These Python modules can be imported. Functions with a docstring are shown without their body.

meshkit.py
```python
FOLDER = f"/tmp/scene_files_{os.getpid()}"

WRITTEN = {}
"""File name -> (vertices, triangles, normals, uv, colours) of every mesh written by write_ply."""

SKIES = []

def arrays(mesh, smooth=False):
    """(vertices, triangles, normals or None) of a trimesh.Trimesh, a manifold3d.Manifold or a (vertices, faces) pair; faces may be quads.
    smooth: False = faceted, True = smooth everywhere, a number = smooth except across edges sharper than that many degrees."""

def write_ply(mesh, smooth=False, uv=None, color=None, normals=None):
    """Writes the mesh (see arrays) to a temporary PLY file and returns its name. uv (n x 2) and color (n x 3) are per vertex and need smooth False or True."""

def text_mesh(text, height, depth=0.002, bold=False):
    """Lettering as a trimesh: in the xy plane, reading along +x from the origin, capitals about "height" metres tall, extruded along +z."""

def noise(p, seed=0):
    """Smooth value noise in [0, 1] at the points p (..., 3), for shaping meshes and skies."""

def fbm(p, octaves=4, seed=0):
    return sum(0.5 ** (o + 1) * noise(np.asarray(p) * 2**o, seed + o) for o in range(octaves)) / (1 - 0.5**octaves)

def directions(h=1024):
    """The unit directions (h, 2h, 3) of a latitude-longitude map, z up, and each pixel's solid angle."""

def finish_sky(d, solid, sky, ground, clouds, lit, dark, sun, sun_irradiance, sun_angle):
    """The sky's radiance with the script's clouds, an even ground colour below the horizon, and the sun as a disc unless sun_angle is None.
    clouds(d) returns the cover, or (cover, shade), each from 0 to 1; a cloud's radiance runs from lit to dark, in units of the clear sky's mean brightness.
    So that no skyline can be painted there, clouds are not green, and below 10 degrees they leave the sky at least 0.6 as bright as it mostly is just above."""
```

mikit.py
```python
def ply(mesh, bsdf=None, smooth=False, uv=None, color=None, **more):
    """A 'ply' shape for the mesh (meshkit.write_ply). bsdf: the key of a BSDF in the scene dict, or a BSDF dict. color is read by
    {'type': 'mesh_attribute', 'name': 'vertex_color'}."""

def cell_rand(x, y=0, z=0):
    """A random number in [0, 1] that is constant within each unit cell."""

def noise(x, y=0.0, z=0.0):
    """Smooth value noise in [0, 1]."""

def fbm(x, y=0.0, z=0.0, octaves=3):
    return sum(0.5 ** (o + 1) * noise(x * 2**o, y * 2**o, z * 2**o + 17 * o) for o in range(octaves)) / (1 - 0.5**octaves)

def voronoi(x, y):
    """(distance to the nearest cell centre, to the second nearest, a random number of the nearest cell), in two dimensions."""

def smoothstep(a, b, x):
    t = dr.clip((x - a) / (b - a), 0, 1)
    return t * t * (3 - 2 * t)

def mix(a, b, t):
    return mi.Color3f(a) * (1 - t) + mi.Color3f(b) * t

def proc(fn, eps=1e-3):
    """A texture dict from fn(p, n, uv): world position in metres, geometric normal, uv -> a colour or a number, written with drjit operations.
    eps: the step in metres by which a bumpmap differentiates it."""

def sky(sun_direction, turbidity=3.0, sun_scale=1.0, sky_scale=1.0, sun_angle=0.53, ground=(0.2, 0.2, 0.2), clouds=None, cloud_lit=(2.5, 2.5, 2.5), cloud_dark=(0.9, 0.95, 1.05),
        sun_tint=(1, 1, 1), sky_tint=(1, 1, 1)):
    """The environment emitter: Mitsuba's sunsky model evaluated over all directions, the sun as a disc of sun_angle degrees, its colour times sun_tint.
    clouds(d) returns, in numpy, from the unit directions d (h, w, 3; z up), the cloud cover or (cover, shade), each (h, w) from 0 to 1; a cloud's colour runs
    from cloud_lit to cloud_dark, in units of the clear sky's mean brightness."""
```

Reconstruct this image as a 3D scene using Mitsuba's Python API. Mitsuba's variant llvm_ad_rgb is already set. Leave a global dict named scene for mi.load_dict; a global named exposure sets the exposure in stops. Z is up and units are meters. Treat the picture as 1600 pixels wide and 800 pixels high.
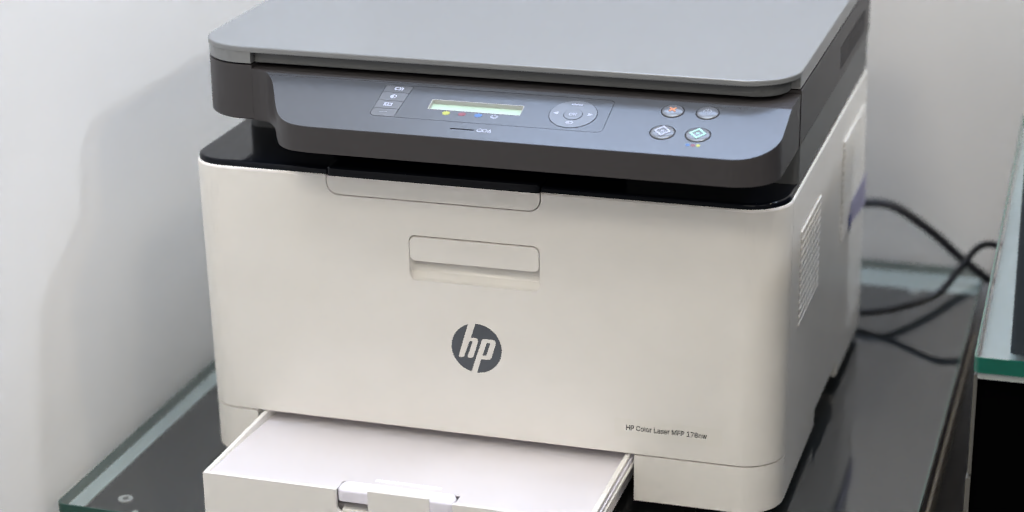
import math
import numpy as np, trimesh, manifold3d as m3, shapely
import shapely.geometry as sg, shapely.affinity as sa
import mitsuba as mi, mikit, meshkit
from mikit import noise, fbm, mix, smoothstep
T = mi.ScalarTransform4f
scene, labels = {}, {}

# ------------------------------------------------------------------ camera, light, exposure
CAM = np.array([0.40988693, -1.2471099, 0.64151961])
FWD = np.array([-0.27790152, 0.89687637, -0.34406907])
UPV = -np.array([0.09006155, -0.33227429, -0.93887311])
scene['camera'] = {'type': 'thinlens', 'fov': 27.1044, 'fov_axis': 'x', 'aperture_radius': 0.0085, 'focus_distance': 1.37,
                   'near_clip': 0.05, 'far_clip': 50.0,
                   'to_world': T().look_at(origin=CAM.tolist(), target=(CAM + FWD).tolist(), up=UPV.tolist())}
exposure = 0.2
scene['room_light'] = {'type': 'constant', 'radiance': {'type': 'rgb', 'value': [0.175, 0.177, 0.184]}}


def lamp(key, label, pos, target, sx, sy, rad):
    scene[key] = {'type': 'rectangle', 'to_world': T().look_at(origin=pos, target=target, up=[0.01, 1, 0.02]) @ T().scale([sx / 2, sy / 2, 1]),
                  'bsdf': {'type': 'diffuse', 'reflectance': {'type': 'rgb', 'value': [0.5, 0.5, 0.5]}},
                  'emitter': {'type': 'area', 'radiance': {'type': 'rgb', 'value': rad}}}
    labels[key] = {'label': label, 'category': 'lamp'}


lamp('ceiling_lamp', 'cool white square ceiling lamp above the shelf', [-0.10, 0.0, 1.9], [-0.10, 0.01, 0], 1.0, 0.8, [5.9, 6.9, 8.6])
lamp('added_wall_light', 'long cool blue white light added high on the wall behind the printer', [0.05, 0.525, 1.02], [0.05, -0.6, 0.70], 1.1, 0.45, [3.1, 4.2, 6.4])  # added, unseen source that gives the control panel its blue reflection
lamp('added_fill', 'large warm white fill light added in front of the printer', [0.6, -2.7, 1.6], [0, 0, 0.1], 1.6, 1.0, [3.2, 2.95, 2.6])  # added fill with no visible source, lifts the front and left wall
lamp('added_fill_001', 'white fill light added in front of the printer, well to the right', [1.75, -1.45, 1.45], [0, 0, 0.1], 1.1, 0.8, [0.7, 0.67, 0.63])  # second added fill, unseen, brightens the left wall from the right
lamp('front_lamp', 'warm white ceiling lamp in front of the shelf', [0.0, -1.67, 1.80], [0.0, -0.2, 0.1], 0.35, 0.35, [30, 27.8, 24])
lamp('front_lamp_001', 'warm white ceiling lamp nearest in front of the printer', [-0.05, -0.92, 1.85], [0.0, -0.2, 0.1], 0.30, 0.30, [17, 16.2, 14.8])
lamp('spot_lamp', 'small cool spot lamp to the right of the printer', [1.75, 0.23, 1.70], [0, 0, 0.2], 0.11, 0.11, [185, 194, 208])
lamp('spot_lamp_001', 'small white spot lamp high above the right side of the printer', [0.585, -0.06, 1.9], [0, 0, 0.2], 0.10, 0.10, [85, 85, 85])
lamp('spot_lamp_002', 'small warm spot lamp high above the front right corner of the printer', [0.566, -0.37, 1.9], [0, 0, 0.2], 0.10, 0.10, [100, 90, 74])
lamp('spot_lamp_003', 'small warm spot lamp far to the right of the black device', [1.75, -0.20, 1.85], [0, 0, 0.2], 0.10, 0.10, [150, 128, 98])


# ------------------------------------------------------------------ materials
def prin(key, col, rough=0.4, spec=0.5, bump=None, **k):
    b = {'type': 'principled', 'base_color': col if isinstance(col, dict) else {'type': 'rgb', 'value': list(col)}, 'roughness': rough, 'specular': spec, **k}
    if bump:
        b = {'type': 'bumpmap', 'arbitrary': mikit.proc(bump[0], bump[1]), 'scale': bump[2], 'bsdf': b}
    scene[key] = {'type': 'twosided', 'bsdf': b}
    return key


def fine(p, n, uv):
    return fbm(p.x * 1400, p.y * 1400, p.z * 1400, 2)


def wallbump(p, n, uv):
    return fbm(p.x * 260, p.y * 260, p.z * 260, 3)


def wallcol(p, n, uv):
    return mix([0.765, 0.765, 0.755], [0.805, 0.803, 0.79], fbm(p.x * 5, p.y * 5, p.z * 5, 3))


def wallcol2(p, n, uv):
    return mix([0.53, 0.52, 0.51], [0.58, 0.57, 0.56], fbm(p.x * 5, p.y * 5, p.z * 5, 3))  # wall colour lowered to stand in for weaker light at the back


def whitecol(p, n, uv):
    a = fbm(p.x * 40, p.y * 40, p.z * 40, 3)
    return mix([0.715, 0.70, 0.665], [0.745, 0.73, 0.70], a)


def whiterough(p, n, uv):
    return 0.30 + 0.08 * fbm(p.x * 25 + 7, p.y * 25, p.z * 25, 3)


prin('m_white', mikit.proc(whitecol), mikit.proc(whiterough), 0.5, (fine, 2e-4, 0.00003))
prin('m_vent_shade', (0.16, 0.155, 0.15), 0.6, 0.3)
prin('m_tray', (0.74, 0.73, 0.71), 0.35, 0.5)
prin('m_housing', (0.041, 0.038, 0.040), 0.42, 0.4, (fine, 2e-4, 0.00004))
prin('m_panel_lit', (0.058, 0.062, 0.071), 0.28, 0.8, (fine, 2e-4, 0.00004))  # housing plastic toned lighter and bluer for the light its top reflects
prin('m_lid', (0.160, 0.166, 0.170), 0.30, 1.0, (fine, 2e-4, 0.00004))
prin('m_support', (0.085, 0.088, 0.089), 0.4, 0.5)
prin('m_deck', (0.003, 0.004, 0.007), 0.08, 0.18)
prin('m_black', (0.006, 0.006, 0.007), 0.6, 0.2)
prin('m_groove', (0.03, 0.032, 0.037), 0.6, 0.3)
prin('m_button', (0.10, 0.105, 0.118), 0.25, 0.8)
prin('m_lcd', (0.36, 0.47, 0.40), 0.5, 0.2)
prin('m_lcdwall', (0.42, 0.41, 0.40), 0.5, 0.3)
prin('m_icon', (0.36, 0.38, 0.47), 0.5, 0.3)
prin('m_icon_dim', (0.24, 0.255, 0.29), 0.5, 0.3)
prin('m_green_icon', (0.34, 0.60, 0.53), 0.5, 0.3)
prin('m_orange', (0.45, 0.19, 0.10), 0.5, 0.3)
prin('m_yellow', (0.38, 0.40, 0.10), 0.5, 0.3)
prin('m_magenta', (0.22, 0.085, 0.11), 0.5, 0.3)
prin('m_cyan', (0.085, 0.17, 0.38), 0.5, 0.3)
prin('m_logo', (0.075, 0.085, 0.10), 0.35, 0.5)
prin('m_print', (0.045, 0.043, 0.04), 0.5, 0.4)
prin('m_sticker', (0.725, 0.71, 0.67), 0.25, 0.5)
prin('m_blue', (0.30, 0.29, 0.43), 0.5, 0.3)
prin('m_darkblue', (0.03, 0.035, 0.22), 0.5, 0.3)
prin('m_paper', (0.80, 0.78, 0.80), 0.8, 0.2)
prin('m_cover', (0.62, 0.60, 0.635), 0.30, 0.5)
prin('m_lilac', (0.74, 0.73, 0.82), 0.15, 0.6)
prin('m_cable', (0.004, 0.0045, 0.006), 0.38, 0.4)
prin('m_board', (0.022, 0.023, 0.025), 0.8, 0.0)
prin('m_boardside', (0.22, 0.20, 0.21), 0.6, 0.3)
prin('m_beige', (0.55, 0.49, 0.41), 0.5, 0.4)
prin('m_edge', (0.006, 0.05, 0.038), 0.08, 0.6)
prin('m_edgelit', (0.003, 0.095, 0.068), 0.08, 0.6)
prin('m_frost', (0.33, 0.36, 0.355), 0.5, 0.3)
prin('m_cabinet', (0.0012, 0.0012, 0.0014), 0.8, 0.0)
prin('m_device', (0.018, 0.026, 0.034), 0.5, 0.4, (fine, 2e-4, 0.0002))
prin('m_post', (0.10, 0.098, 0.09), 0.5, 0.3)
prin('m_rail', (0.33, 0.32, 0.32), 0.5, 0.4)
prin('m_floor', (0.22, 0.20, 0.18), 0.6, 0.3)
prin('m_wall_dim', mikit.proc(wallcol2), 0.75, 0.25, (wallbump, 5e-4, 0.00012))
prin('m_wall', mikit.proc(wallcol), 0.75, 0.25, (wallbump, 5e-4, 0.00012))
scene['m_glass'] = {'type': 'thindielectric', 'int_ior': 1.52, 'specular_transmittance': {'type': 'rgb', 'value': [0.88, 0.93, 0.925]}}
scene['m_clear'] = {'type': 'thindielectric', 'int_ior': 1.45, 'specular_transmittance': {'type': 'rgb', 'value': [0.93, 0.93, 0.95]}}


# ------------------------------------------------------------------ mesh helpers
def rr(x0, x1, y0, y1, r, n=14):
    """rounded rectangle outline, counter-clockwise from front-left; r = (front-left, front-right, back-right, back-left)"""
    if not isinstance(r, (tuple, list)):
        r = (r,) * 4
    out = []
    for (cx, cy, sx, sy, a0), q in zip(((x0, y0, 1, 1, 180), (x1, y0, -1, 1, 270), (x1, y1, -1, -1, 0), (x0, y1, 1, -1, 90)), r):
        for k in range(n + 1):
            a = math.radians(a0 + 90 * k / n)
            out.append((cx + sx * q + q * math.cos(a), cy + sy * q + q * math.sin(a)))
    return np.array(out)


def loft(layers):
    """closed solid through rings of equally many points"""
    n = len(layers[0]); L = len(layers)
    v = np.vstack(layers); f = []
    for i in range(L - 1):
        for k in range(n):
            a, b = i * n + k, i * n + (k + 1) % n
            f += [(a, b, b + n), (a, b + n, a + n)]
    c0, c1 = len(v), len(v) + 1
    v = np.vstack([v, layers[0].mean(0), layers[-1].mean(0)])
    for k in range(n):
        f += [(c0, (k + 1) % n, k), (c1, (L - 1) * n + k, (L - 1) * n + (k + 1) % n)]
    return trimesh.Trimesh(v, f, process=False)


def slab(x0, x1, y0, y1, z0, z1, r=0.002, top=0.0, bot=0.0, n=12, steps=4):
    """block with rounded upright edges and rolled top / bottom edges"""
    if not isinstance(r, (tuple, list)):
        r = (r,) * 4
    prof = []
    if bot:
        prof += [(bot * (1 - math.sin(a)), z0 + bot * (1 - math.cos(a))) for a in np.linspace(0, math.pi / 2, steps + 1)[:-1]]
    prof.append((0, z0 + bot)); prof.append((0, z1 - top))
    if top:
        prof += [(top * (1 - math.cos(a)), z1 - top + top * math.sin(a)) for a in np.linspace(0, math.pi / 2, steps + 1)[1:]]
    rings = []
    for d, z in prof:
        p = rr(x0 + d, x1 - d, y0 + d, y1 - d, tuple(max(q - d, 0.0002) for q in r), n)
        rings.append(np.c_[p, np.full(len(p), z)])
    return loft(rings)


def man(t):
    return m3.Manifold(m3.Mesh(np.asarray(t.vertices, np.float32), np.asarray(t.faces, np.uint32)))


def mslab(*a, **k):
    return man(slab(*a, **k))


def mbox(x0, x1, y0, y1, z0, z1):
    return m3.Manifold.cube([x1 - x0, y1 - y0, z1 - z0]).translate([x0, y0, z0])


def poly(p, z0, z1):
    """extrude a shapely polygon (or points) along z"""
    if not hasattr(p, 'geoms') and not hasattr(p, 'exterior'):
        p = sg.Polygon(p)
    rings = []
    for g in getattr(p, 'geoms', [p]):
        g = sg.polygon.orient(g)
        rings += [np.array(g.exterior.coords)[:-1]] + [np.array(i.coords)[:-1] for i in g.interiors]
    return m3.Manifold.extrude(m3.CrossSection([np.ascontiguousarray(r) for r in rings], m3.FillRule.EvenOdd), z1 - z0).translate([0, 0, z0])


def xf(m, M):
    return m.transform(np.asarray(M, float)[:3, :4])


def frame(o, u, v, n):
    M = np.zeros((3, 4)); M[:, 0], M[:, 1], M[:, 2], M[:, 3] = u, v, n, o
    return M


FRONT = frame([0, 0, 0], [1, 0, 0], [0, 0, 1], [0, -1, 0])        # local (x, z, outward) on the printer's front
RIGHT = frame([0.203, 0, 0], [0, 1, 0], [0, 0, 1], [1, 0, 0])     # local (y, z, outward) on its right side
TH = math.radians(17)
PANEL = frame([0, -0.046, 0.2565], [1, 0, 0], [0, math.cos(TH), math.sin(TH)], [0, -math.sin(TH), math.cos(TH)])
YZ = frame([0, 0, 0], [0, 1, 0], [0, 0, 1], [1, 0, 0])
XZ = frame([0, 0, 0], [1, 0, 0], [0, 0, 1], [0, -1, 0])


def put(key, mesh, bsdf, smooth=30, label=None, kind=None):
    base, k = key, 0
    while key in scene:
        k += 1
        key = f'{base}_{k:03d}'
    scene[key] = mikit.ply(mesh, bsdf, smooth=smooth)
    if label or kind:
        labels.setdefault(key, {})
        if label: labels[key]['label'] = label
        if kind: labels[key]['kind'] = kind
    return key


def thing(key, label, cat, group=None):
    labels[key] = {'label': label, 'category': cat}
    if group: labels[key]['group'] = group


def rrp(x0, x1, y0, y1, r, n=8):
    return sg.Polygon(rr(x0, x1, y0, y1, r, n))


def disc(x, y, r, n=48, ry=None):
    a = np.linspace(0, 2 * math.pi, n, endpoint=False)
    return sg.Polygon(np.c_[x + r * np.cos(a), y + (ry or r) * np.sin(a)])


def tube(pts, r, n=14, res=10):
    """round cable through the points (Catmull-Rom)"""
    P = np.array(pts, float); P = np.vstack([2 * P[0] - P[1], P, 2 * P[-1] - P[-2]]); path = []
    for i in range(1, len(P) - 2):
        for t in np.linspace(0, 1, res, endpoint=False):
            a, b, c, d = P[i - 1:i + 3]
            path.append(0.5 * (2 * b + (c - a) * t + (2 * a - 5 * b + 4 * c - d) * t * t + (3 * b - a - 3 * c + d) * t ** 3))
    path.append(P[-2]); path = np.array(path)
    tan = np.gradient(path, axis=0); tan /= np.linalg.norm(tan, axis=1, keepdims=True)
    nrm = np.cross(tan[0], [0, 0, 1.0]); rings = []
    for p, t in zip(path, tan):
        nrm = nrm - t * (nrm @ t); nrm /= np.linalg.norm(nrm); b = np.cross(t, nrm)
        a = np.linspace(0, 2 * math.pi, n, endpoint=False)
        rings.append(p + r * (np.cos(a)[:, None] * nrm + np.sin(a)[:, None] * b))
    return loft(rings)


# ------------------------------------------------------------------ setting
ZS = -0.012                                                     # top of the glass shelf
XW, YW = -0.286, 0.540                                          # the two walls
put('wall_left', mbox(XW - 0.1, XW, -1.1, YW + 0.1, -0.85, 1.6), 'm_wall', False, 'smooth white painted wall left of the printer with soft shadows', 'structure')
put('wall_back', mbox(XW, 2.2, YW, YW + 0.1, -0.85, 1.6), 'm_wall_dim', False, 'white painted wall behind the printer, toned down in colour for its dimmer light, above the cables', 'structure')
put('floor', mbox(XW, 2.2, -2.6, YW, -0.95, -0.85), 'm_floor', False, 'plain floor below the glass shelf', 'structure')

# ------------------------------------------------------------------ glass shelf under the printer
thing('glass_shelf', 'low glass topped shelf with dark board that carries the printer', 'shelf')
X0, X1, Y0, Y1 = -0.276, 0.2905, -0.094, 0.531
g = rr(X0, X1, Y0, Y1, 0.006, 6)
put('glass_shelf__glass_top', trimesh.Trimesh(np.c_[[*g, g.mean(0)], np.full(len(g) + 1, ZS)], [(k, (k + 1) % len(g), len(g)) for k in range(len(g))], process=False), 'm_glass', False)
put('glass_shelf__glass_edge', poly(sg.Polygon(g).difference(sg.Polygon(g).buffer(-0.0012)), ZS - 0.008, ZS - 0.0002), 'm_edge', 20, 'dark green polished edge of the glass')
put('glass_shelf__board', slab(-0.2627, X1 - 0.0015, Y0 + 0.004, 0.4905, ZS - 0.016, ZS - 0.009, 0.002, 0.0008), 'm_board', 30, 'dark grey board under the glass')
put('glass_shelf__pale_frame', poly(sg.box(X0 + 0.0014, Y0 + 0.0055, X1 - 0.0022, Y1 - 0.0015).difference(sg.box(-0.2632, Y0, X1, 0.491)), ZS - 0.018, ZS - 0.0084), 'm_frost', False, 'pale frame under the glass margin')
put('glass_shelf__side_board', mbox(X1 - 0.02, X1 - 0.003, Y0 + 0.006, 0.49, ZS - 0.043, ZS - 0.0192), 'm_boardside', False)
put('glass_shelf__rail', mbox(X1 - 0.03, X1 - 0.001, Y0 + 0.006, 0.49, ZS - 0.065, ZS - 0.0432), 'm_beige', False, 'beige rail along the right side of the shelf')
put('glass_shelf__cabinet', mbox(-0.24, X1 - 0.035, Y0 + 0.05, 0.48, -0.85, ZS - 0.0192), 'm_black', False)
for x, y in ((-0.2403, -0.0606), (0.236, 0.484)):
    put('glass_shelf__standoff', xf(poly(disc(x, y, 0.0052).difference(disc(x, y, 0.0024)), ZS - 0.0088, ZS - 0.0076), np.eye(4)), 'm_rail', 30, 'small round metal standoff under the glass')
put('glass_shelf__bumper', trimesh.creation.icosphere(3, 0.0028).apply_translation([-0.2185, -0.089, ZS - 0.003]), 'm_frost', True, 'tiny clear bumper at the front edge of the glass')

# ------------------------------------------------------------------ printer: body
thing('printer', 'white multifunction printer with dark grey scanner and open paper tray', 'printer')
W, D, ZT, ZSEAM, ZB, RF = 0.203, 0.362, 0.2085, 0.0302, -0.004, 0.028
full = mslab(-W, W, 0, D, ZB, ZT, (0.024, RF, 0.008, 0.008), 0.0022, 0.0015, n=20, steps=5)
def draft(v):
    """the left side leans out a little towards the top, the rear right edge towards the bottom"""
    v = np.array(v); t = np.clip((v[:, 2] - 0.02) / 0.188, 0, 1.06)
    v[:, 0] -= 0.0040 * t * np.clip((-v[:, 0] - 0.10) / 0.09, 0, 1)
    v[:, 0] += 0.0026 * (1.06 - t) * np.clip((v[:, 0] - 0.1) / 0.09, 0, 1) * np.clip((v[:, 1] - 0.15) / 0.2, 0, 1)
    return v


full = full.refine_to_length(0.012).warp_batch(draft)
slot = mbox(-0.1645, 0.1068, -0.01, 0.31, -0.02, 0.0306)
cover = full ^ mbox(-1, 1, -1, 0.0276, ZSEAM + 0.0008, 1)
base = (full ^ mbox(-1, 1, -1, 0.0276, -1, ZSEAM - 0.0004)) - slot
shell = (full ^ mbox(-1, 1, 0.0285, 1, -1, 1)) - slot
# front cover: latch groove, grip scoop
latch = rrp(-0.1047, 0.0426, 0.1955, 0.226, (0.008, 0.008, 0.0005, 0.0005))
cover -= xf(poly(latch.buffer(0.0009), -0.006, 0.01), FRONT)
grip = rrp(-0.0482, 0.0423, 0.1396, 0.1713, 0.0045)
scoop = xf(poly(sg.Polygon([(-0.002, 0.1395), (0.0, 0.1396), (0.003, 0.1402), (0.0075, 0.1435), (0.0105, 0.1485), (0.012, 0.155), (0.012, 0.1713), (-0.002, 0.1713)]), -0.0482, 0.0423), YZ)
cover -= scoop ^ xf(poly(grip, -0.02, 0.01), FRONT)
put('printer__front_cover', cover, 'm_white', 30)
lm = xf(poly(rrp(-0.1047, 0.0426, 0.1955, 0.2078, (0.008, 0.008, 0.0005, 0.0005)), -0.0059, 0.0003), FRONT)
put('printer__latch', lm, 'm_white', 30)
put('printer__latch_cap', slab(-0.1047, 0.0426, -0.0006, 0.018, 0.2080, 0.2145, 0.003, 0.0025), 'm_deck', 30, 'glossy black cap on top of the latch')
put('printer__grip_plate', xf(poly(rrp(-0.0476, 0.0417, 0.1535, 0.1702, 0.004), -0.004, 0.0002), FRONT), 'm_white', 30)
for k, b in enumerate(sorted(base.decompose(), key=lambda m: m.bounding_box()[0])):
    put('printer__base_panel', b, 'm_white', 30)
# side grilles
groups = [(0.060, 0.140, 0.1075, 0.1775, 13), (0.238, 0.343, 0.105, 0.186, 15)]
for y0, y1, z0, z1, n in groups:
    shell -= xf(poly(sg.box(y0, z0, y1, z1), -0.006, 0.01), RIGHT)
shell -= mbox(0.15, 0.3, 0.150, 0.245, -0.02, 0.009)
put('printer__body_shell', shell, 'm_white', 30)
for y0, y1, z0, z1, n in groups:
    put('printer__vent_shade', mbox(0.1971, 0.1976, y0 + 0.0002, y1 - 0.0002, z0 + 0.0002, z1 - 0.0002), 'm_vent_shade', False)  # grey sheet stands in for shade on the white plastic between slats
    p = (z1 - z0) / n
    for k in range(n):
        zc = z0 + (k + 0.5) * p
        put('printer__vent_slat', mbox(0.1975, 0.2042 + (0.001 if y0 > 0.2 else 0), y0 + 0.0003, y1 - 0.0003, zc - 0.17 * p, zc + 0.17 * p), 'm_white', False)
put('printer__interior', mbox(-0.166, 0.108, 0.311, 0.33, -0.003, 0.03), 'm_black', False)
for x, y in ((-0.17, 0.04), (0.17, 0.04), (-0.17, 0.32), (0.17, 0.32)):
    put('printer__foot', trimesh.creation.cylinder(0.011, 0.0085, sections=32).apply_translation([x, y, ZS + 0.0044]), 'm_black', 30)
# deck and supports
put('printer__deck', (mslab(-W + 0.0013, W - 0.0013, 0.0013, D - 0.002, ZT - 0.0008, 0.2122, (0.023, RF - 0.001, 0.008, 0.008), 0.0022, n=20).warp_batch(draft)
                      - mbox(-0.1054, 0.0433, -0.01, 0.0185, 0.2, 0.22)), 'm_deck', 30, 'glossy black deck under the scanner')
put('printer__support', slab(-0.1975, -0.13, 0.079, D - 0.004, 0.2123, 0.2378, (0.012, 0.002, 0.004, 0.004)), 'm_support', 30)
put('printer__support', slab(0.088, 0.2022, 0.047, D - 0.004, 0.2123, 0.2378, (0.002, 0.004, 0.004, 0.004)), 'm_support', 30)
put('printer__output_slot', mbox(-0.1299, 0.0948, 0.17, D - 0.005, 0.2123, 0.2378), 'm_black', False)

# ------------------------------------------------------------------ printer: scanner, control panel, lid
LCD = (-0.0260, 0.0356, 0.0284, 0.0398)
DIAL = (0.0688, 0.0343)
small = [(0.1300, 0.0460), (0.1520, 0.0466)]
big = [(0.1289, 0.0219), (0.1511, 0.0220)]
BX0, BX1 = -0.0616, -0.0428
BR = (0.0164, 0.0253, 0.0345, 0.0444, 0.0524)
CARD = (-0.0045, 0.0115, 0.0080, 0.0092)
BOXR = 0.0917
ZH0, ZH1 = 0.2385, 0.2764
house = mslab(-W, W, 0.0120, D, ZH0, ZH1, (0.035, 0.006, 0.008, 0.008), 0.0006, 0.0015, n=20)
house -= mbox(-0.1603, 0.3, -1, 0.0430, 0, 1)
sv = [0.2465, 0.2635]
house -= mbox(0.2005, 0.21, 0.207, 0.326, *sv)
put('printer__scanner_housing', house, 'm_housing', 30)
for k in range(6):
    z = sv[0] + 0.0014 + k * 0.00285
    put('printer__scanner_slat', mbox(0.2006, 0.2026, 0.2072, 0.3258, z, z + 0.0013), 'm_housing', False)


def curve(pts, res=8):
    P = np.array(pts, float); P = np.vstack([2 * P[0] - P[1], P, 2 * P[-1] - P[-2]]); out = []
    for i in range(1, len(P) - 2):
        a, b, c, d = P[i - 1:i + 3]
        for t in np.linspace(0, 1, res, endpoint=False):
            out.append(0.5 * (2 * b + (c - a) * t + (2 * a - 5 * b + 4 * c - d) * t * t + (3 * b - a - 3 * c + d) * t ** 3))
    return out + [P[-2]]


def panel_plan(d):
    left = curve([(-0.1603, 0.0122), (-0.1535, 0.0112), (-0.1470, 0.0080), (-0.1400, -0.0010), (-0.1340, -0.0125), (-0.1280, -0.0250), (-0.1210, -0.0370), (-0.1120, -0.0445), (-0.1000, -0.0472), (-0.0860, -0.0476)])
    a = np.radians(np.linspace(-90, 0, 24)); right = np.c_[0.1745 + 0.028 * np.cos(a), -0.0196 + 0.028 * np.sin(a)]
    p = sg.Polygon([(-0.1603, 0.0428), *map(tuple, left), *map(tuple, right), (0.2025, 0.0428)])
    return p.buffer(-d, join_style=2) if d else p


TT = math.tan(TH)
prof = [(-0.06, 0.2385), (-0.06, 0.2565 - 0.014 * TT), (0.0110, 0.2565 + 0.057 * TT), (0.0428, 0.2565 + 0.057 * TT), (0.0428, 0.2385)]
panel = poly(panel_plan(0), 0.2386, 0.30) ^ xf(poly(sg.Polygon(prof), -0.3, 0.3), YZ)
lcd = rrp(LCD[0], LCD[1], LCD[2], LCD[3], 0.0006)
panel -= xf(poly(lcd, -0.0036, 0.01), PANEL)
dial = disc(*DIAL, 0.0155, 64)
panel -= xf(poly(dial, -0.0012, 0.01), PANEL)
for c in small: panel -= xf(poly(disc(*c, 0.0075), -0.0012, 0.01), PANEL)
for c in big: panel -= xf(poly(disc(*c, 0.0082), -0.0014, 0.01), PANEL)
block = sg.Polygon([(BX0 + 0.004, BR[0]), (BX1 - 0.0018, BR[0]), (BX1, BR[4]), (BX0, BR[4]), (BX0, BR[0] + 0.0038), (BX0 + 0.0006, BR[0] + 0.0016), (BX0 + 0.0021, BR[0] + 0.0004)])
panel -= xf(poly(block, -0.0010, 0.01), PANEL)
card = rrp(*CARD, 0.0006)
panel -= xf(poly(card, -0.004, 0.01), PANEL)
big_box = rrp(BX0 - 0.0002, BOXR, BR[0] - 0.0002, BR[4] + 0.0012, 0.0042)
line = big_box.difference(big_box.buffer(-0.00035)).difference(sg.box(-0.09, BR[4] + 0.0004, BX1, 0.09)).difference(block.buffer(0.0004))
panel -= xf(poly(line, -0.0008, 0.01), PANEL)
CP = 'printer__control_panel'
panel_top = panel ^ xf(m3.Manifold.cube([1, 0.2, 0.05]).translate([-0.5, -0.1425, -0.0005]), PANEL)
put(CP, panel - panel_top, 'm_housing', 25, 'dark grey tilted control panel')
put(CP + '__lit_top', panel_top, 'm_panel_lit', 25, 'satin top of the control panel, same plastic coloured blue grey for reflected light')
# everything on the panel, in its own (u, v, height) frame
P = lambda shape, h0, h1: xf(poly(shape, h0, h1), PANEL)
CPS = CP + '__'
put(CPS + 'display', P(lcd.buffer(-0.0003), -0.0035, -0.0030), 'm_lcd', False, 'pale green blank display screen')
scene[CPS + 'display']['emitter'] = {'type': 'area', 'radiance': {'type': 'rgb', 'value': [0.05, 0.075, 0.06]}}
put(CPS + 'display_frame', P(lcd.buffer(-0.00005).difference(lcd.buffer(-0.0004)), -0.0034, 0.0001), 'm_lcdwall', False)
for r0, r1 in zip(BR[:-1], BR[1:]):
    b = block.buffer(-0.0003).intersection(sg.box(-1, r0 + 0.0003, 1, r1 - 0.0001))
    put(CPS + 'menu_button', P(b, -0.0009, 0.0001), 'm_button', False)
rot = lambda g, a: sa.rotate(g, a)
bar = lambda x, y, L, w, a: sa.rotate(sg.box(x - L / 2, y - w / 2, x + L / 2, y + w / 2), a)
x, y = -0.0517, 0.0487
put(CPS + 'icon', P(sg.box(x - 0.0030, y - 0.0016, x + 0.0030, y + 0.0016).difference(sg.box(x - 0.0019, y - 0.0007, x + 0.0004, y + 0.0008)).difference(sg.box(x + 0.0012, y - 0.0008, x + 0.0020, y + 0.0008)), 0.0001, 0.00022), 'm_icon', False)
x, y = -0.0525, 0.0396
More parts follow.
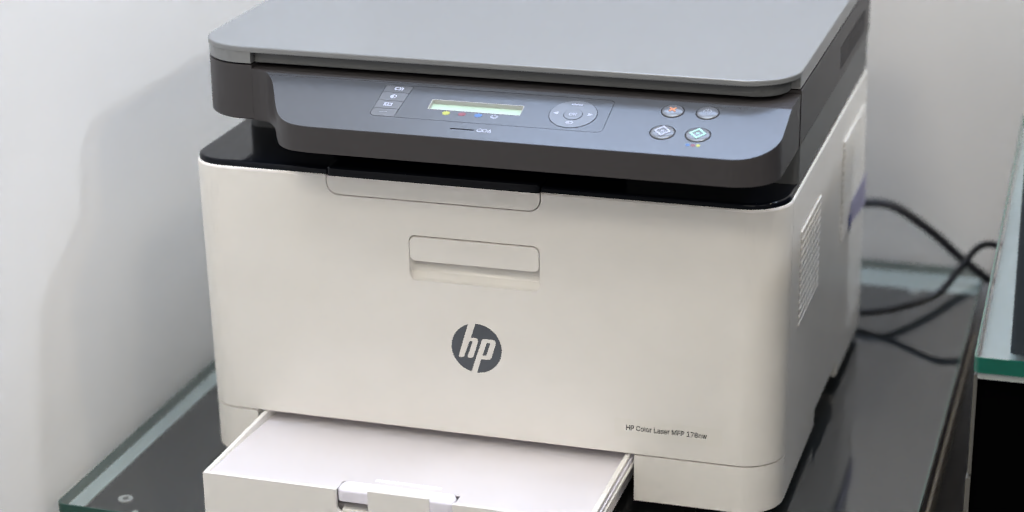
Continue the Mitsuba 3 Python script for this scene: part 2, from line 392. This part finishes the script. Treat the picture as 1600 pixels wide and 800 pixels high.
put(CPS + 'icon', P(disc(x, y, 0.0022).difference(disc(x, y, 0.0016).intersection(sg.box(x, 0, 0, 1))), 0.0001, 0.00022), 'm_icon', False)
x, y = -0.0531, 0.0302
put(CPS + 'icon', P(sg.box(x - 0.0028, y - 0.0018, x + 0.0028, y + 0.0018).difference(sg.box(x - 0.0017, y - 0.0009, x - 0.0004, y + 0.0010)).difference(sg.box(x + 0.0004, y - 0.0009, x + 0.0017, y + 0.0010)), 0.0001, 0.00022), 'm_icon', False)
x, y = -0.0535, 0.0212
put(CPS + 'icon', P(sg.box(x - 0.0026, y - 0.0003, x - 0.0009, y + 0.0003).union(sg.box(x + 0.0009, y - 0.0003, x + 0.0026, y + 0.0003)).union(disc(x, y, 0.0005, 12)), 0.0001, 0.00022), 'm_icon_dim', False)


def splat(x, y, s):
    a = np.linspace(0, 2 * math.pi, 96, endpoint=False)
    r = s * (0.70 + 0.30 * np.abs(np.cos(4 * a)))
    return sg.Polygon(np.c_[x + 1.15 * r * np.cos(a), y + 0.95 * r * np.sin(a)])


for x, m, lb in ((-0.0123, 'm_yellow', 'yellow toner mark'), (-0.0017, 'm_magenta', 'red toner mark'), (0.0091, 'm_cyan', 'blue toner mark')):
    put(CPS + 'toner_mark', P(splat(x, 0.0251, 0.0024), 0.00003, 0.00015), m, False, lb)
put(CPS + 'toner_mark', P(splat(0.0197, 0.0248, 0.0024).difference(splat(0.0197, 0.0252, 0.0014)), 0.00003, 0.00015), 'm_icon', False, 'white outlined toner mark')
put(CPS + 'card_slot', P(card.buffer(-0.0001), -0.0039, -0.0030), 'm_black', False)
x, y = 0.0149, 0.0087
put(CPS + 'icon', P(disc(x, y, 0.0019).difference(disc(x, y, 0.0012)).union(disc(x + 0.0033, y, 0.0018).difference(disc(x + 0.0033, y, 0.0011))).union(sg.Polygon([(x + 0.0050, y - 0.0017), (x + 0.0080, y - 0.0017), (x + 0.0065, y + 0.0021)]).difference(sg.Polygon([(x + 0.0059, y - 0.0012), (x + 0.0071, y - 0.0012), (x + 0.0065, y + 0.0004)]))), 0.00003, 0.00015), 'm_icon', False)
okc = disc(DIAL[0] + 0.0001, DIAL[1] - 0.0006, 0.0058)
put(CPS + 'dial', P(disc(*DIAL, 0.0151, 64).difference(okc.buffer(0.00035)), -0.0011, 0.0003), 'm_button', 30, 'round navigation dial')
put(CPS + 'ok_button', P(okc, -0.0011, 0.0005), 'm_button', 30)


def text(s, h, cx, cy, frm, z, key, m, bold=False, left=False, sx=1.0):
    t = meshkit.text_mesh(s, h, 0.00012, bold); b = t.bounds
    t.apply_translation([-b[0, 0] if left else -b[:, 0].mean(), 0 if left else -b[:, 1].mean(), z])
    v = t.vertices.copy(); v[:, 0] *= sx; v[:, :2] += [cx, cy]
    t.vertices = v @ frm[:, :3].T + frm[:, 3]
    put(key, t, m, False)


dx, dy = DIAL
text('OK', 0.0026, dx, dy - 0.0006, PANEL, 0.0005, CPS + 'lettering', 'm_icon', True)
text('menu', 0.0020, dx, dy + 0.0108, PANEL, 0.0003, CPS + 'lettering', 'm_icon', True)
put(CPS + 'icon', P(sg.Polygon([(dx - 0.0130, dy), (dx - 0.0098, dy + 0.0017), (dx - 0.0098, dy - 0.0017)]), 0.0003, 0.00042), 'm_icon', False)
put(CPS + 'icon', P(sg.Polygon([(dx + 0.0128, dy + 0.0006), (dx + 0.0096, dy + 0.0023), (dx + 0.0096, dy - 0.0011)]), 0.0003, 0.00042), 'm_icon', False)
put(CPS + 'icon', P(sg.Polygon([(dx - 0.0026, dy - 0.0098), (dx - 0.0008, dy - 0.0080), (dx - 0.0008, dy - 0.0116)]).union(disc(dx + 0.0008, dy - 0.0098, 0.0017).difference(disc(dx + 0.0008, dy - 0.0098, 0.0011))), 0.0003, 0.00042), 'm_icon', False)


def dome(c, r, h, key, m, label):
    n = 48; a = np.linspace(0, 2 * math.pi, n, endpoint=False); rings = []
    for q, z in [(r, -0.0011), (r, 0.0002)] + [(r * math.cos(t), 0.0002 + h * math.sin(t)) for t in np.linspace(0.15, 1.35, 7)]:
        rings.append(np.c_[c[0] + q * np.cos(a), c[1] + q * np.sin(a), np.full(n, z)])
    t = loft(rings); t.vertices = t.vertices @ PANEL[:, :3].T + PANEL[:, 3]
    put(key, t, m, 40, label)


for c, r, h, lb in ((small[0], 0.0069, 0.0012, 'round button with orange cross'), (small[1], 0.0069, 0.0012, 'round button with faint power symbol'),
                    (big[0], 0.0075, 0.0010, 'round button with white diamond'), (big[1], 0.0075, 0.0010, 'round button with green diamond')):
    dome(c, r, h, CPS + 'round_button', 'm_button', lb)
put(CPS + 'icon', P(bar(*small[0], 0.0056, 0.0013, 45).union(bar(*small[0], 0.0056, 0.0013, -45)), 0.00135, 0.0016), 'm_orange', False, 'orange cross')
pc = small[1]
put(CPS + 'icon', P(disc(*pc, 0.0026).difference(disc(*pc, 0.0021)).difference(bar(pc[0], pc[1] + 0.003, 0.0016, 0.003, 0)).union(bar(pc[0], pc[1] + 0.0018, 0.0006, 0.0028, 0)), 0.00135, 0.0015), 'm_icon_dim', False)
for c, m in zip(big, ('m_icon', 'm_green_icon')):
    dia = lambda s: sg.Polygon([(c[0] - s, c[1]), (c[0], c[1] - s * 1.05), (c[0] + s, c[1]), (c[0], c[1] + s * 1.05)])
    put(CPS + 'icon', P(dia(0.0054).difference(dia(0.0038)).union(bar(c[0], c[1], 0.0024, 0.0007, 45)).union(bar(c[0] - 0.0007, c[1] + 0.0006, 0.0014, 0.0005, -45)).union(bar(c[0] + 0.0007, c[1] - 0.0006, 0.0014, 0.0005, -45)), 0.00115, 0.0014), m, False)
for x, m in ((0.1472, 'm_cyan'), (0.1505, 'm_magenta'), (0.1536, 'm_yellow')):
    put(CPS + 'colour_dot', P(disc(x, 0.0104, 0.00130, 24), 0.00003, 0.00015), m, False)
# lid
RL = (0.035, 0.035, 0.008, 0.008)
lid = mslab(-W, W, 0.0110, D, 0.2853, 0.2893, RL, 0.0012, 0.0006, n=20)
rim = mslab(-W + 0.0004, W - 0.0004, 0.0114, D - 0.0005, 0.2775, 0.2856, RL, 0, 0.0006, n=20)
rim -= mbox(-0.1605, 0.3, -1, 0.0415, 0.2, 0.2852)
put('printer__scanner_lid', lid + rim, 'm_lid', 30, 'grey flatbed lid')
put('printer__lid_handle', slab(-0.1602, 0.1965, 0.0168, 0.0414, 0.2772, 0.2850, (0.001, 0.022, 0.001, 0.001), 0, 0.0008, n=16), 'm_support', 30, 'recessed darker grip strip along the lid')

# ------------------------------------------------------------------ printer: marks
hpts = [[-0.0076, 0.1128], [-0.0023, 0.1134], [-0.006, 0.1023], [-0.0024, 0.1022], [-0.0012, 0.1014], [-0.001, 0.1001], [-0.0015, 0.0979], [-0.0047, 0.0882], [-0.0055, 0.0876], [-0.0084, 0.0875], [-0.0086, 0.0883], [-0.0052, 0.0982], [-0.005, 0.0994], [-0.0056, 0.0998], [-0.007, 0.0996], [-0.011, 0.0882], [-0.0118, 0.0874], [-0.0146, 0.0873], [-0.0148, 0.0881]]
ppts = [[0.0019, 0.1017], [0.0026, 0.1021], [0.0093, 0.1022], [0.0108, 0.1017], [0.0114, 0.1004], [0.0112, 0.0986], [0.0083, 0.0893], [0.0074, 0.0879], [0.0061, 0.0874], [0.001, 0.0873], [-0.0023, 0.0766], [-0.0065, 0.0761]]
pcnt = [[0.0051, 0.0996], [0.0072, 0.0996], [0.0075, 0.0991], [0.0048, 0.0908], [0.0041, 0.0903], [0.002, 0.0902]]
logo = disc(-0.0021, 0.0949, 0.0176, 96).difference(sg.Polygon(hpts)).difference(sg.Polygon(ppts).difference(sg.Polygon(pcnt)))
put('printer__emblem', xf(poly(logo, 0.00002, 0.00016), FRONT), 'm_logo', False, 'round dark grey emblem with two slanted letters')
put('printer__name_label', xf(poly(rrp(0.0932, 0.1659, 0.0427, 0.0559, 0.001), 0.00002, 0.0001), FRONT), 'm_sticker', False, 'small clear label with dark lettering')
t_w = meshkit.text_mesh('HP Color Laser MFP 178nw', 0.0036, 0.0001).extents[0]
text('HP Color Laser MFP 178nw', 0.0036, 0.1013, 0.0480, FRONT, 0.0001, 'printer__name_label__lettering', 'm_print', True, True, 0.0543 / t_w)
put('printer__tape', xf(poly(sg.Polygon([(0.361, 0.1240), (0.361, 0.0965), (0.300, 0.1045), (0.2854, 0.1063), (0.2769, 0.118), (0.285, 0.1245), (0.3275, 0.1236)]), 0.0021, 0.0024), RIGHT), 'm_blue', False, 'violet blue scrap of tape on the rear side grille')
put('printer__tape', xf(poly(sg.Polygon([(0.2854, 0.1063), (0.2780, 0.101), (0.2690, 0.113), (0.2760, 0.118)]), 0.0021, 0.0024), RIGHT), 'm_darkblue', False, 'dark blue end of the tape')

# ------------------------------------------------------------------ printer: paper tray
PT = 'printer__paper_tray'
TX0, TX1, TY0, TZ = -0.1600, 0.1062, -0.1010, 0.0296
front = mbox(TX0, TX1, TY0, TY0 + 0.003, ZS + 0.004, TZ)
notch = rrp(-0.0665, 0.0128, 0.0135, 0.04, (0.004, 0.004, 0.0002, 0.0002))
front -= xf(poly(notch, 0.09, 0.12), FRONT)
body = front + mbox(TX0, TX0 + 0.003, TY0, 0.25, ZS + 0.004, TZ) + mbox(TX0, TX1 - 0.020, TY0, 0.25, ZS + 0.004, ZS + 0.0065)
put(PT, body, 'm_tray', 30, 'pulled out white paper tray')
put(PT + '__front_tab', slab(-0.0440, -0.0025, TY0 - 0.002, TY0 + 0.0012, ZS + 0.004, 0.0325, 0.0008, 0.0006), 'm_tray', 30)
put(PT + '__clear_stop', slab(-0.0662, 0.0126, TY0 + 0.0008, TY0 + 0.0150, 0.0215, 0.0300, (0.004, 0.004, 0.006, 0.006), 0.002, n=8), 'm_lilac', 30, 'clear lilac plastic paper stop behind the tab')
put(PT + '__stop_ledge', slab(-0.0640, 0.0110, TY0 + 0.0033, TY0 + 0.016, 0.0120, 0.0150, 0.001, 0.0008), 'm_tray', 30)
put(PT + '__guide_strip', slab(-0.0475, -0.0015, TY0 + 0.0205, TY0 + 0.0245, 0.0272, 0.0284, 0.0015, 0.0006), 'm_lilac', 30)
for k, (z, m) in enumerate(((0.0205, 'm_tray'), (0.0235, 'm_lilac'), (0.0268, 'm_tray'))):
    put(PT + '__side_rail', slab(TX1 - 0.0042 - 0.001 * k, TX1 - 0.0006 - 0.001 * k, TY0 + 0.004, 0.2, z, z + 0.0022, 0.0005, 0.0006, 0.0004), m, 30)
cov = sg.box(TX0 + 0.0029, TY0 + 0.0034, TX1 - 0.0062, 0.2).difference(sg.box(-0.067, TY0, 0.0133, TY0 + 0.0155))
dip = sg.Polygon([(-0.12, 0.0284), (-0.085, 0.0283), (-0.06, 0.0272), (-0.03, 0.0256), (0.0, 0.0236), (0.05, 0.0190), (0.2, 0.0120), (0.2, 0.0108), (0.05, 0.0178), (0.0, 0.0225), (-0.03, 0.0244), (-0.06, 0.0262), (-0.085, 0.0273), (-0.12, 0.0274)])
put(PT + '__dust_cover', poly(cov, 0.0, 0.04) ^ xf(poly(dip, -0.3, 0.3), YZ), 'm_cover', 30, 'smooth pale lilac dust cover over the paper')
thing('paper_stack', 'stack of white paper lying in the open tray', 'paper')
rng = np.random.default_rng(4)
for k in range(6):
    dx, dy = rng.uniform(-0.0005, 0.0005, 2)
    z = ZS + 0.0067 + k * 0.00268
    put('paper_stack__sheet_bundle', mbox(TX0 + 0.0095 + dx, TX1 - 0.0105 + dx, TY0 + 0.0175 + dy, 0.2, z, z + 0.0025), 'm_paper', False)

# ------------------------------------------------------------------ cables
put('power_cable', tube([(0.1591, 0.503, 0.0443), (0.1812, 0.503, 0.0486), (0.1987, 0.503, 0.0507), (0.2142, 0.503, 0.0480), (0.2311, 0.503, 0.0384), (0.2509, 0.503, 0.0245), (0.2709, 0.503, 0.0076), (0.2936, 0.503, -0.0089), (0.3134, 0.503, -0.0234), (0.33, 0.50, -0.10)], 0.0039), 'm_cable', True)
labels['power_cable'] = {'label': 'thick black cable sloping down from behind the printer along the back wall', 'category': 'cable'}
put('data_cable', tube([(0.165, 0.390, 0.001), (0.190, 0.383, -0.0035), (0.206, 0.380, -0.003), (0.232, 0.380, 0.0032), (0.263, 0.385, 0.0165), (0.278, 0.415, 0.029), (0.289, 0.445, 0.038), (0.302, 0.455, 0.0385), (0.325, 0.455, 0.03), (0.335, 0.45, -0.05)], 0.0029), 'm_cable', True)
labels['data_cable'] = {'label': 'thin black cable curving upwards over the glass, nearer than the thick one', 'category': 'cable'}

# ------------------------------------------------------------------ second, higher shelf on the right
thing('side_cabinet', 'black cabinet with green edged glass top at the right edge of the photo', 'cabinet')
Z2 = 0.142
A = np.array([(0.3262, -0.041), (0.3157, 0.49), (0.90, 0.50), (0.90, -0.041)])
g2 = sg.Polygon(A).buffer(-0.004).buffer(0.004, quad_segs=6)
g2c = np.array(g2.exterior.coords)[:-1]
put('side_cabinet__glass_top', trimesh.Trimesh(np.c_[[*g2c, g2c.mean(0)], np.full(len(g2c) + 1, Z2)], [(k, (k + 1) % len(g2c), len(g2c)) for k in range(len(g2c))], process=False), 'm_glass', False)
put('side_cabinet__glass_edge', poly(g2.difference(g2.buffer(-0.0012)), Z2 - 0.010, Z2 - 0.0002), 'm_edgelit', 20, 'green polished edge of the upper glass')
put('side_cabinet__frosted_board', poly(g2.buffer(-0.0025), Z2 - 0.0148, Z2 - 0.0102), 'm_frost', False, 'pale board under the upper glass')
put('side_cabinet__body', mbox(0.3285, 0.89, -0.030, 0.48, -0.85, Z2 - 0.0152), 'm_cabinet', False)
put('side_cabinet__corner_post', mbox(0.3262, 0.3284, -0.032, -0.020, 0.06, Z2 - 0.0152), 'm_post', False)
put('side_cabinet__corner_post', mbox(0.3255, 0.3284, -0.034, -0.020, -0.85, 0.058), 'm_post', False)
thing('black_device', 'dark box shaped device standing on the glass top at right photo edge', 'device')
dv = mslab(0.3465, 0.62, -0.032, 0.28, Z2 + 0.0006, 0.316, 0.003, 0.003)
put('black_device__case', dv, 'm_device', 30)
for k in range(4):
    put('black_device__groove', mbox(0.36, 0.60, -0.0326, -0.0321, 0.17 + 0.025 * k, 0.172 + 0.025 * k), 'm_black', False)
